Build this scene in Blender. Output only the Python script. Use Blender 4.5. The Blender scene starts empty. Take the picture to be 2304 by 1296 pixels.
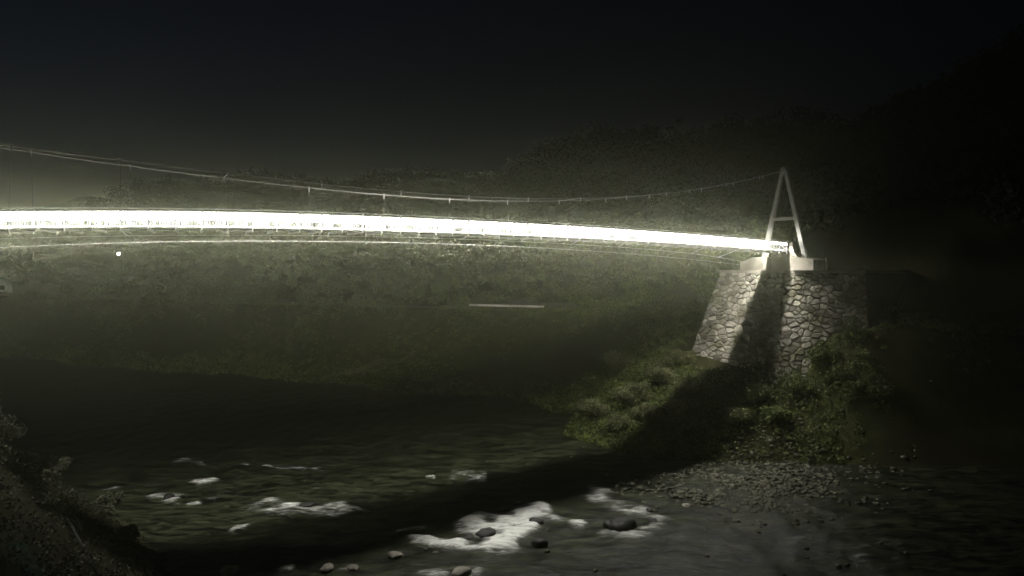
import bpy, math, random
import numpy as np
from mathutils import Vector, noise, Matrix

rng = np.random.default_rng(7)
random.seed(7)
scene = bpy.context.scene
COL = scene.collection
PI = math.pi

# ------------------------------------------------------------------ helpers
def mesh_obj(name, verts, faces, mat=None, parent=None, smooth=False, attrs=None):
    me = bpy.data.meshes.new(name)
    if isinstance(verts, np.ndarray) and isinstance(faces, np.ndarray):
        nv, nf, k = len(verts), len(faces), faces.shape[1]
        me.vertices.add(nv)
        me.vertices.foreach_set('co', verts.astype(np.float32).ravel())
        me.loops.add(nf * k)
        me.loops.foreach_set('vertex_index', faces.astype(np.int32).ravel())
        me.polygons.add(nf)
        me.polygons.foreach_set('loop_start', np.arange(0, nf * k, k, dtype=np.int32))
        me.update(calc_edges=True)
    else:
        me.from_pydata([tuple(v) for v in verts], [], [tuple(f) for f in faces])
        me.update()
    if attrs:
        for an, vals in attrs.items():
            vals = np.asarray(vals, dtype=np.float32)
            if vals.ndim == 1:
                a = me.attributes.new(an, 'FLOAT', 'POINT')
                a.data.foreach_set('value', vals)
    if smooth:
        me.polygons.foreach_set('use_smooth', [True] * len(me.polygons))
    if mat:
        me.materials.append(mat)
    o = bpy.data.objects.new(name, me)
    COL.objects.link(o)
    if parent:
        o.parent = parent
    return o

def empty(name, parent=None):
    o = bpy.data.objects.new(name, None)
    COL.objects.link(o)
    if parent:
        o.parent = parent
    return o

def tag(o, label=None, cat=None, group=None, kind=None):
    if label: o['label'] = label
    if cat: o['category'] = cat
    if group: o['group'] = group
    if kind: o['kind'] = kind
    return o

def fix_normals(me):
    import bmesh
    bm = bmesh.new(); bm.from_mesh(me); bmesh.ops.recalc_face_normals(bm, faces=bm.faces); bm.to_mesh(me); bm.free()

class MB:
    """collects shapes for one mesh"""
    def __init__(s): s.v = []; s.f = []
    def poly_prism(s, ring_a, ring_b):
        n = len(ring_a); b = len(s.v)
        s.v += [Vector(p) for p in ring_a] + [Vector(p) for p in ring_b]
        s.f.append(tuple(b + i for i in reversed(range(n))))
        s.f.append(tuple(b + n + i for i in range(n)))
        for i in range(n):
            j = (i + 1) % n
            s.f.append((b + i, b + j, b + n + j, b + n + i))
    def bar(s, a, c, w, h=None, up=Vector((0, 0, 1)), w2=None, h2=None):
        a = Vector(a); c = Vector(c); h = h or w
        w2 = w2 or w; h2 = h2 or h
        d = (c - a).normalized()
        x = d.cross(up)
        if x.length < 1e-4: x = d.cross(Vector((0, 1, 0)))
        x.normalize(); y = x.cross(d).normalized()
        r = lambda p, ww, hh: [p + x * ww / 2 * i + y * hh / 2 * j for i, j in ((-1, -1), (1, -1), (1, 1), (-1, 1))]
        s.poly_prism(r(a, w, h), r(c, w2, h2))
    def tube(s, pts, r, n=6, r2=None, caps=True):
        pts = [Vector(p) for p in pts]; N = len(pts); b0 = len(s.v)
        for k, p in enumerate(pts):
            d = (pts[min(k + 1, N - 1)] - pts[max(k - 1, 0)]).normalized()
            x = d.cross(Vector((0, 0, 1)))
            if x.length < 1e-3: x = d.cross(Vector((0, 1, 0)))
            x.normalize(); y = x.cross(d)
            rr = r if r2 is None else r + (r2 - r) * k / (N - 1)
            for i in range(n):
                a = 2 * PI * i / n
                s.v.append(p + x * math.cos(a) * rr + y * math.sin(a) * rr)
        for k in range(N - 1):
            for i in range(n):
                j = (i + 1) % n
                s.f.append((b0 + k * n + i, b0 + k * n + j, b0 + (k + 1) * n + j, b0 + (k + 1) * n + i))
        if caps:
            s.f.append(tuple(b0 + i for i in reversed(range(n))))
            s.f.append(tuple(b0 + (N - 1) * n + i for i in range(n)))
    def build(s, name, mat, parent=None, smooth=False):
        return mesh_obj(name, s.v, s.f, mat, parent, smooth)

# ------------------------------------------------------------------ materials
def new_mat(name):
    m = bpy.data.materials.new(name); m.use_nodes = True
    nt = m.node_tree
    return m, nt, nt.nodes['Principled BSDF']

def noise_mat(name, c1, c2, scale=1.0, rough=0.8, bump=0.0, detail=6.0, attr=None, spec=0.3, c3=None, scale3=0.1):
    m, nt, b = new_mat(name)
    N = nt.nodes; L = nt.links
    tc = N.new('ShaderNodeTexCoord')
    tn = N.new('ShaderNodeTexNoise'); tn.inputs['Scale'].default_value = scale; tn.inputs['Detail'].default_value = detail
    L.new(tc.outputs['Object'], tn.inputs['Vector'])
    ramp = N.new('ShaderNodeValToRGB')
    ramp.color_ramp.elements[0].position = 0.33; ramp.color_ramp.elements[1].position = 0.68
    ramp.color_ramp.elements[0].color = (*c1, 1); ramp.color_ramp.elements[1].color = (*c2, 1)
    L.new(tn.outputs['Fac'], ramp.inputs['Fac'])
    col = ramp.outputs['Color']
    if c3 is not None:
        t3 = N.new('ShaderNodeTexNoise'); t3.inputs['Scale'].default_value = scale3; t3.inputs['Detail'].default_value = 5
        L.new(tc.outputs['Object'], t3.inputs['Vector'])
        r3 = N.new('ShaderNodeValToRGB'); r3.color_ramp.elements[0].position = 0.45; r3.color_ramp.elements[1].position = 0.62
        L.new(t3.outputs['Fac'], r3.inputs['Fac'])
        mx = N.new('ShaderNodeMix'); mx.data_type = 'RGBA'
        L.new(r3.outputs['Color'], mx.inputs['Factor']); L.new(col, mx.inputs['A']); mx.inputs['B'].default_value = (*c3, 1)
        col = mx.outputs['Result']
    if attr:
        at = N.new('ShaderNodeAttribute'); at.attribute_name = attr
        mu = N.new('ShaderNodeMix'); mu.data_type = 'RGBA'; mu.blend_type = 'MULTIPLY'; mu.inputs['Factor'].default_value = 1
        L.new(col, mu.inputs['A']); L.new(at.outputs['Fac'], mu.inputs['B'])
        col = mu.outputs['Result']
    L.new(col, b.inputs['Base Color'])
    b.inputs['Roughness'].default_value = rough
    b.inputs['Specular IOR Level'].default_value = spec
    if bump:
        bp = N.new('ShaderNodeBump'); bp.inputs['Strength'].default_value = bump; bp.inputs['Distance'].default_value = 0.1
        L.new(tn.outputs['Fac'], bp.inputs['Height']); L.new(bp.outputs['Normal'], b.inputs['Normal'])
    return m

M = {}
M['steel'] = noise_mat('galvanised_steel', (0.5, 0.5, 0.48), (0.62, 0.62, 0.6), 3, 0.5)
M['tower'] = noise_mat('painted_tower_steel', (0.3, 0.3, 0.27), (0.42, 0.42, 0.38), 1.4, 0.6)
M['cable'] = noise_mat('cable_wire', (0.48, 0.48, 0.45), (0.58, 0.58, 0.54), 4, 0.6, spec=.1)
M['hanger'] = noise_mat('hanger_wire', (0.05, 0.05, 0.05), (0.08, 0.08, 0.075), 4, 0.8, spec=.05)
M['deck'] = noise_mat('deck_grating', (0.08, 0.08, 0.075), (0.12, 0.12, 0.11), 2, 0.8, spec=.1)
M['dark_paint'] = noise_mat('dark_baluster_paint', (0.04, 0.04, 0.04), (0.055, 0.055, 0.055), 2, 0.8, spec=.05)
M['grey_paint'] = noise_mat('grey_paint', (0.3, 0.3, 0.29), (0.38, 0.38, 0.37), 2, 0.7, spec=.2)
M['concrete'] = noise_mat('concrete', (0.50, 0.46, 0.38), (0.62, 0.58, 0.49), 1.2, 0.85, 0.15, c3=(0.40, 0.37, 0.30), scale3=0.5)
M['mortar'] = noise_mat('mortar', (0.16, 0.14, 0.10), (0.25, 0.22, 0.16), 3, 0.95, 0.3)
M['stone'] = noise_mat('rubble_stone', (0.29, 0.275, 0.22), (0.48, 0.455, 0.38), 2.2, 0.9, 0.35, attr='tint', c3=(0.15, 0.145, 0.09), scale3=0.4)
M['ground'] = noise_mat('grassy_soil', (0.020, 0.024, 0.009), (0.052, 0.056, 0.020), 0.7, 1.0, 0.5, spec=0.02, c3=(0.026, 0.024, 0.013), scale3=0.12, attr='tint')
M['road'] = noise_mat('asphalt', (0.04, 0.04, 0.038), (0.06, 0.06, 0.055), 3, 0.9, 0.2)
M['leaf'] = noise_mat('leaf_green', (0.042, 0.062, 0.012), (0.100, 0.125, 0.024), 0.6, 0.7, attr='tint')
M['lit_leaf'] = noise_mat('lit_shrub_green', (0.085, 0.095, 0.042), (0.165, 0.172, 0.080), 0.6, 0.8, attr='tint', spec=.1)  # lighter copy of the leaf; the lit bank's brightness is partly in this colour
M['main_cable'] = noise_mat('main_cable_wire', (0.4, 0.4, 0.37), (0.5, 0.5, 0.46), 4, 0.6, spec=.1)
M['unlit_wood_leaf'] = noise_mat('unlit_woodland_green', (0.010, 0.014, 0.005), (0.024, 0.030, 0.009), 0.15, 0.8, attr='tint')  # leaf darkened so the hill stays dim; lack of light put into colour
M['shrub_brown'] = noise_mat('dry_shrub', (0.022, 0.024, 0.013), (0.045, 0.047, 0.024), 0.8, 0.85, attr='tint')
M['bark'] = noise_mat('bark', (0.05, 0.04, 0.03), (0.1, 0.085, 0.06), 5, 0.9, 0.4)
M['rock_dark'] = noise_mat('wet_dark_rock', (0.012, 0.012, 0.010), (0.03, 0.03, 0.024), 2.5, 0.6, 0.5)
M['rock_pale'] = noise_mat('pale_rock', (0.14, 0.13, 0.10), (0.30, 0.28, 0.23), 2.5, 0.85, 0.5)
M['cobble'] = noise_mat('cobble', (0.055, 0.057, 0.040), (0.13, 0.13, 0.092), 2.0, 0.9, 0.3, attr='tint', spec=.1)
M['cobble_path'] = noise_mat('trodden_gravel', (0.03, 0.032, 0.018), (0.14, 0.14, 0.10), 0.9, 0.95, 0.3, spec=.05)
M['white_paint'] = noise_mat('white_paint', (0.7, 0.7, 0.68), (0.8, 0.8, 0.78), 0.8, 0.4)
M['dark_glass'] = noise_mat('dark_glass', (0.01, 0.01, 0.012), (0.02, 0.02, 0.022), 1, 0.1)
M['rubber'] = noise_mat('rubber', (0.02, 0.02, 0.02), (0.03, 0.03, 0.03), 4, 0.9)
M['pipe'] = noise_mat('dark_pipe', (0.014, 0.014, 0.013), (0.025, 0.025, 0.022), 4, 1.0, spec=.02)
M['green_paint'] = noise_mat('faded_green_paint', (0.015, 0.03, 0.02), (0.03, 0.045, 0.032), 2, 1.0, spec=0.0)

def emit_mat(name, col, strength):
    m = bpy.data.materials.new(name); m.use_nodes = True
    nt = m.node_tree; nt.nodes.clear()
    e = nt.nodes.new('ShaderNodeEmission'); e.inputs['Color'].default_value = (*col, 1); e.inputs['Strength'].default_value = strength
    o = nt.nodes.new('ShaderNodeOutputMaterial'); nt.links.new(e.outputs[0], o.inputs['Surface'])
    m.cycles.emission_sampling = 'FRONT'
    return m
L_STRIP = 1080.0
M['led'] = emit_mat('led_diffuser', (1.0, 0.975, 0.91), L_STRIP)
M['led_in'] = emit_mat('led_inner_side', (1.0, 0.975, 0.91), 330.0)
M['led_dim'] = emit_mat('led_outer_side', (1.0, 0.97, 0.9), 16.0)
M['lamp'] = emit_mat('lamp_glow', (0.95, 1.0, 0.95), 14.0)

# ------------------------------------------------------------------ camera (at the origin; everything is in metres around it)
F = 1645.0; HZ = 605.0
cam = bpy.data.cameras.new('camera'); co = bpy.data.objects.new('camera', cam); COL.objects.link(co)
co.location = (0, 0, 0); co.rotation_euler = (PI / 2, 0, 0)
cam.sensor_width = 36; cam.lens = 36 * F / 2304; cam.shift_y = -(648 - HZ) / 2304
cam.clip_start = 0.1; cam.clip_end = 5000
scene.camera = co
def at_depth(x, y, Y):
    return Vector(((x - 1152) / F * Y, Y, (HZ - y) / F * Y))
ZR = -17.0
def on_river(x, y, z=ZR):
    Y = -z * F / (y - HZ)
    return ((x - 1152) / F * Y, Y)

# ------------------------------------------------------------------ bridge axis
TX, TY = 29.4, 79.0
def slope(X): return 0.78 * (0.5 + 0.5 * math.tanh((X + 20) / 9))
axis = []
x, y, s = TX, TY, 45.0
ds = 0.05
while s > -52:
    axis.append((s, x, y))
    m = slope(x); c = 1 / math.hypot(1, m)
    x -= ds * c; y -= ds * c * m; s -= ds
axis.reverse()
m = slope(TX); c = 1 / math.hypot(1, m); DIR = Vector((c, c * m, 0)); TRV = Vector((DIR.y, -DIR.x, 0))
x, y, s = TX, TY, 45.0
while s < 60:
    x += ds * c; y += ds * c * m; s += ds
    axis.append((s, x, y))
AX = np.array(axis)
def zdeck(s): return 2.53 - 0.00042 * (s - 3) ** 2
def P(s, t=0.0, dz=0.0):
    """point at s metres along the bridge from mid-span, t metres to the camera's side, dz above the deck"""
    X = np.interp(s, AX[:, 0], AX[:, 1]); Y = np.interp(s, AX[:, 0], AX[:, 2])
    m = slope(X); c = 1 / math.hypot(1, m)
    return Vector((X + t * c * m, Y - t * c, zdeck(s) + dz))
TC = Vector((TX, TY, 0))
def TW(t, u, z):
    """tower frame: t across the bridge towards the camera, u along it away from the river"""
    return TC + TRV * t + DIR * u + Vector((0, 0, z))

# ------------------------------------------------------------------ terrain
MID = (-10.0, 50.0)
def uv(X, Y):
    return 0.78 * (X - MID[0]) + 0.62 * (Y - MID[1]), 0.63 * (X - MID[0]) - 0.77 * (Y - MID[1])
def u_right(v):
    return np.where(v > 12, 36.0 + 1.1 * (v - 12), np.where(v > -30, 36.0, np.where(v > -59, 36 + 0.5 * (v + 30), 21.5 + 0.5 * (v + 59))))
def u_left(v):
    return np.where(v > -9, -12.6, -12.6 + 0.75 * (v + 9))
def fnoise(X, Y, seed=0.0):
    r = np.zeros_like(X)
    for k, (fr, am) in enumerate(((0.045, 1.0), (0.11, 0.5), (0.27, 0.22), (0.61, 0.10))):
        a = 0.7 + 1.9 * k + seed
        r += am * (np.sin(fr * (X * math.cos(a) + Y * math.sin(a)) * 2.1 + 3 * k + seed) * np.cos(fr * (Y * math.cos(a * 1.7) - X * math.sin(a * 1.7)) * 1.7 + k * 5 + seed)
                   + 0.5 * np.sin(fr * 3.1 * (X * math.sin(a * 2.3) + Y * math.cos(a * 2.3)) + 7 * k))
    return r
def terrain(X, Y):
    X = np.asarray(X, float); Y = np.asarray(Y, float)
    u, v = uv(X, Y)
    e = u - u_right(v) + 2.2 * np.sin(v * 0.21 + 1.0) * np.cos(v * 0.083) * (v < -14)
    cap = np.interp(v, [-400, -150, -117, -96, -79, -52, -22, 3, 30, 100], [24, 23, 21, 22, 27, 29, 24, 38, 58, 66])
    prof = np.interp(e, [-60, -6, 0, 6, 12, 13, 20, 22, 30], [-19, -18.6, -17.2, -13.6, -7.4, -6.4, -6.2, -4.8, 1.0])
    hill = 1.0 + np.clip((e - 30) / 55, 0, 1) * (cap - 1.0) - np.clip(e - 90, 0, 400) * 0.25
    right = np.where(e > 30, hill, prof)
    # the ramp of earth that carries the abutment
    ramp = np.interp(u, [26, 41.5, 46, 50, 60], [-17.6, -10.6, -9.0, -6.5, -0.8]) - np.clip(np.abs(v + 2.5) - 6.5, 0, 60) * 0.55
    right = np.maximum(right, ramp)
    eL = u_left(v) - u
    left = np.interp(eL, [-6, 0, 5, 12, 22, 60, 200], [-18.6, -17.2, -12.5, -6.2, -5.0, -3.2, 6.0])
    z = np.maximum(right, left)
    n = fnoise(X, Y)
    w = np.clip((z + 17.3) / 4.0, 0, 1)
    e0 = u - u_right(v); road = ((e0 > 12.5) & (e0 < 20.5) & (v < -14)).astype(float)
    z = z + n * w * (0.55 + 0.02 * np.clip(e, 0, 100)) * (1 - 0.92 * road)
    return z
def axis_grid(lo, hi, step, flo, fhi, grow=1.25):
    a = list(np.arange(lo, hi + 1e-6, step)); d = step; q = hi
    while q < fhi:
        d *= grow; q += d; a.append(q)
    d = step; q = lo
    while q > flo:
        d *= grow; q -= d; a.insert(0, q)
    return np.array(a)
def grid_mesh(xs, ys):
    GX, GY = np.meshgrid(xs, ys)
    nx, ny = len(xs), len(ys)
    i = np.arange(nx - 1)[None, :] + np.arange(ny - 1)[:, None] * nx
    f = np.stack([i, i + 1, i + 1 + nx, i + nx], -1).reshape(-1, 4)
    return GX.ravel(), GY.ravel(), f
gx, gy, gf = grid_mesh(axis_grid(-130, 80, 0.9, -700, 700), axis_grid(8, 200, 0.9, -250, 900))
gz = terrain(gx, gy)
# nothing of the ground near the viewer may rise into the view
gz = np.where((np.hypot(gx, gy) < 9), np.minimum(gz, -4.5), gz)
ground = mesh_obj('ground', np.stack([gx, gy, gz], 1), gf, M['ground'], smooth=True, attrs={'tint': np.clip(1.0 - 0.65 * ((u_left(uv(gx, gy)[1]) - uv(gx, gy)[0]) > 0.5), 0, 1)})  # near bank soil tinted darker; its dim light is put into the colour
tag(ground, kind='structure')

# road on the far terrace
def ev(e, v, dz=0.0):
    u = float(u_right(np.array(v))) + e
    X = MID[0] + (0.77 * u + 0.62 * v) / (0.78 * 0.77 + 0.63 * 0.62); Y = MID[1] + (0.63 * u - 0.78 * v) / (0.78 * 0.77 + 0.63 * 0.62)
    return X, Y
rv = []; rf = []
vs_ = np.arange(-240, -14, 3.0)
for k, v in enumerate(vs_):
    for j, e in enumerate(np.linspace(15.6, 19.4, 5)):
        X, Y = ev(e + 1.3 * math.sin(v * .13), v); rv.append((X, Y, float(terrain(X, Y)) + 0.12))
for k in range(len(vs_) - 1):
    for j in range(4):
        a = k * 5 + j; rf.append((a, a + 1, a + 6, a + 5))
tag(mesh_obj('road', rv, rf, M['road'], smooth=True), kind='structure')

# ------------------------------------------------------------------ water with rapids
FOAM = [  # (polyline of photo-measured river spots, radius m, strength)
    ([(1195, 1152), (1170, 1170), (1140, 1185), (1095, 1188)], 1.0, 1.0),
    ([(1180, 1190), (1150, 1205), (1130, 1222)], 0.85, 1.0),
    ([(1128, 1222), (1080, 1232), (1010, 1228), (950, 1221)], 0.42, 0.95),
    ([(1200, 1155), (1240, 1168), (1300, 1186)], 0.28, 0.6),
    ([(1345, 1105), (1370, 1125), (1400, 1140)], 0.8, 0.55),
    ([(1400, 1140), (1445, 1150), (1472, 1165)], 0.6, 0.6),
    ([(1480, 1180), (1470, 1200), (1420, 1208), (1365, 1203)], 0.5, 0.6),
    ([(600, 1132), (650, 1145), (700, 1148), (780, 1152)], 0.75, 0.55),
    ([(620, 1120), (660, 1128)], 0.5, 0.3),
    ([(365, 1108), (390, 1118)], 0.5, 0.6), ([(375, 1130), (405, 1128)], 0.25, 0.5),
    ([(448, 1083), (456, 1084)], 0.4, 0.8), ([(410, 1035), (455, 1045)], 0.35, 0.45),
    ([(430, 1128), (440, 1127)], 0.22, 0.6), ([(480, 1117), (500, 1117)], 0.2, 0.4),
    ([(500, 1020), (545, 1015), (585, 1010)], 0.35, 0.35), ([(540, 1045), (560, 1045)], 0.25, 0.4),
    ([(590, 1055), (660, 1055), (715, 1052)], 0.3, 0.5), ([(1035, 1072), (1080, 1075)], 0.55, 0.5), ([(1030, 1060), (1100, 1066)], 0.25, 0.5),
    ([(960, 1075), (970, 1076)], 0.25, 0.6), ([(545, 1188), (558, 1188)], 0.3, 0.8),
    ([(245, 1098), (265, 1097)], 0.3, 0.5), ([(1600, 1195), (1660, 1192)], 0.6, 0.3),
    ([(1780, 1215), (1850, 1205)], 0.5, 0.35), ([(1900, 1240), (2010, 1222)], 0.5, 0.35), ([(1950, 1265), (2000, 1250)], 0.5, 0.35),
    ([(880, 1250), (930, 1245)], 0.35, 0.4), ([(990, 1290), (1060, 1290)], 0.5, 0.55), ([(640, 1284), (655, 1280)], 0.3, 0.7),
    ([(780, 1278), (800, 1276)], 0.3, 0.5), ([(905, 1195), (960, 1190)], 0.3, 0.35), ([(980, 1175), (1060, 1165)], 0.25, 0.25),
    ([(400, 1090), (560, 1110), (780, 1135)], 2.6, 0.2), ([(1000, 1120), (1260, 1170)], 2.0, 0.2), ([(1050, 1235), (1600, 1205)], 1.8, 0.22),
    ([(850, 1275), (1500, 1270)], 1.6, 0.2), ([(1560, 1085), (1800, 1120)], 2.6, 0.2), ([(480, 1030), (720, 1050)], 2.0, 0.2),
]
wx, wy, wf = grid_mesh(axis_grid(-45, 42, 0.22, -150, 60, 1.3), axis_grid(33, 100, 0.22, 10, 170, 1.3))
wn = fnoise(wx * 3, wy * 3, 2.0)
jx = fnoise(wx * 5.0, wy * 5.0, 1.0) * 0.35 + fnoise(wx * 14, wy * 14, 4.0) * 0.12
jy = fnoise(wx * 5.0, wy * 5.0, 9.0) * 0.35 + fnoise(wx * 14, wy * 14, 6.0) * 0.12
foam = np.zeros_like(wx)
for pl, rad, st in FOAM:
    pts = [on_river(*p) for p in pl]
    for a, b in zip(pts[:-1], pts[1:]):
        ax, ay = a; bx, by = b
        dx, dy = bx - ax, by - ay; L2 = dx * dx + dy * dy + 1e-9
        tt = np.clip(((wx + jx - ax) * dx + (wy + jy - ay) * dy) / L2, 0, 1)
        d = np.hypot(wx + jx - ax - tt * dx, (wy + jy - ay - tt * dy) * 0.7)
        foam = np.maximum(foam, st * np.clip(1.5 - d / (rad * 1.55), 0, 1))
fine = fnoise(wx * 22, wy * 22, 3.0)
foam = np.clip(foam * (1 + 0.35 * fine), 0, 1)
wz = ZR + 0.08 * wn + 0.06 * fnoise(wx * 9, wy * 9, 5.0) + 0.16 * foam + 0.05 * foam * fine
def water_mat():
    m, nt, b = new_mat('river_water'); N = nt.nodes; L = nt.links
    tc = N.new('ShaderNodeTexCoord')
    at = N.new('ShaderNodeAttribute'); at.attribute_name = 'foam'
    n1 = N.new('ShaderNodeTexNoise'); n1.inputs['Scale'].default_value = 0.8; n1.inputs['Detail'].default_value = 10; n1.inputs['Roughness'].default_value = 0.68; n1.inputs['Distortion'].default_value = 0.8
    mp = N.new('ShaderNodeMapping'); mp.inputs['Rotation'].default_value = (0, 0, 0.25); mp.inputs['Scale'].default_value = (0.6, 1.6, 1)
    L.new(tc.outputs['Object'], mp.inputs['Vector']); L.new(mp.outputs['Vector'], n1.inputs['Vector'])
    r = N.new('ShaderNodeValToRGB'); r.color_ramp.elements[0].position = 0.42; r.color_ramp.elements[1].position = 0.70
    r.color_ramp.elements[0].color = (0.002, 0.003, 0.0015, 1); r.color_ramp.elements[1].color = (0.048, 0.054, 0.028, 1)
    n4 = N.new('ShaderNodeTexNoise'); n4.inputs['Scale'].default_value = 3.4; n4.inputs['Detail'].default_value = 6; n4.inputs['Roughness'].default_value = 0.7
    L.new(mp.outputs['Vector'], n4.inputs['Vector'])
    av = N.new('ShaderNodeMath'); av.operation = 'MULTIPLY_ADD'; av.inputs[1].default_value = 0.55; L.new(n4.outputs['Fac'], av.inputs[0])
    hv = N.new('ShaderNodeMath'); hv.operation = 'MULTIPLY_ADD'; hv.inputs[1].default_value = 1.0; hv.inputs[2].default_value = -0.26; L.new(n1.outputs['Fac'], hv.inputs[0])
    L.new(hv.outputs[0], av.inputs[2]); L.new(av.outputs[0], r.inputs['Fac'])
    # broken, streaky edge of the white water
    nf_ = N.new('ShaderNodeTexNoise'); nf_.inputs['Scale'].default_value = 1.5; nf_.inputs['Detail'].default_value = 9; nf_.inputs['Roughness'].default_value = 0.68; nf_.inputs['Distortion'].default_value = 1.2
    mp2 = N.new('ShaderNodeMapping'); mp2.inputs['Rotation'].default_value = (0, 0, 0.5); mp2.inputs['Scale'].default_value = (0.55, 2.3, 1)
    L.new(tc.outputs['Object'], mp2.inputs['Vector']); L.new(mp2.outputs['Vector'], nf_.inputs['Vector'])
    sb_ = N.new('ShaderNodeMath'); sb_.operation = 'SUBTRACT'; L.new(nf_.outputs['Fac'], sb_.inputs[0]); sb_.inputs[1].default_value = 0.5
    ml = N.new('ShaderNodeMath'); ml.operation = 'MULTIPLY_ADD'; L.new(sb_.outputs[0], ml.inputs[0]); ml.inputs[1].default_value = 2.0; L.new(at.outputs['Fac'], ml.inputs[2])
    ss_ = N.new('ShaderNodeMapRange'); ss_.interpolation_type = 'SMOOTHSTEP'; ss_.inputs['From Min'].default_value = 0.30; ss_.inputs['From Max'].default_value = 1.2; ss_.clamp = True
    L.new(ml.outputs[0], ss_.inputs['Value'])
    gt = N.new('ShaderNodeMapRange'); gt.inputs['From Min'].default_value = 0.02; gt.inputs['From Max'].default_value = 0.5; L.new(at.outputs['Fac'], gt.inputs['Value'])
    ff = N.new('ShaderNodeMath'); ff.operation = 'MULTIPLY'; L.new(ss_.outputs['Result'], ff.inputs[0]); L.new(gt.outputs['Result'], ff.inputs[1])
    mx = N.new('ShaderNodeMix'); mx.data_type = 'RGBA'
    sc_ = N.new('ShaderNodeMapRange'); sc_.inputs['From Max'].default_value = 0.9; sc_.inputs['To Min'].default_value = 0.22; L.new(at.outputs['Fac'], sc_.inputs['Value'])
    fs = N.new('ShaderNodeMath'); fs.operation = 'MULTIPLY'; L.new(ff.outputs[0], fs.inputs[0]); L.new(sc_.outputs['Result'], fs.inputs[1])
    L.new(fs.outputs[0], mx.inputs['Factor']); L.new(r.outputs['Color'], mx.inputs['A']); mx.inputs['B'].default_value = (0.72, 0.74, 0.68, 1)
    L.new(mx.outputs['Result'], b.inputs['Base Color'])
    mr = N.new('ShaderNodeMapRange'); mr.inputs['To Min'].default_value = 0.42; mr.inputs['To Max'].default_value = 0.8
    L.new(ff.outputs[0], mr.inputs['Value']); L.new(mr.outputs['Result'], b.inputs['Roughness'])
    n2 = N.new('ShaderNodeTexNoise'); n2.inputs['Scale'].default_value = 3.2; n2.inputs['Detail'].default_value = 5
    L.new(mp.outputs['Vector'], n2.inputs['Vector'])
    bp = N.new('ShaderNodeBump'); bp.inputs['Strength'].default_value = 0.6; bp.inputs['Distance'].default_value = 0.12
    L.new(n2.outputs['Fac'], bp.inputs['Height']); L.new(bp.outputs['Normal'], b.inputs['Normal'])
    b.inputs['Specular IOR Level'].default_value = 0.12
    return m
water = mesh_obj('water', np.stack([wx, wy, wz], 1), wf, water_mat(), smooth=True, attrs={'foam': foam})
tag(water, kind='structure')

# ------------------------------------------------------------------ the bridge
bridge = empty('suspension_footbridge'); 
tag(bridge, 'brightly lit white suspension footbridge spanning the river, with an A shaped tower', 'footbridge')
S0, S1, SR = -48.0, 46.2, 43.8
NB = 1.35
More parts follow.
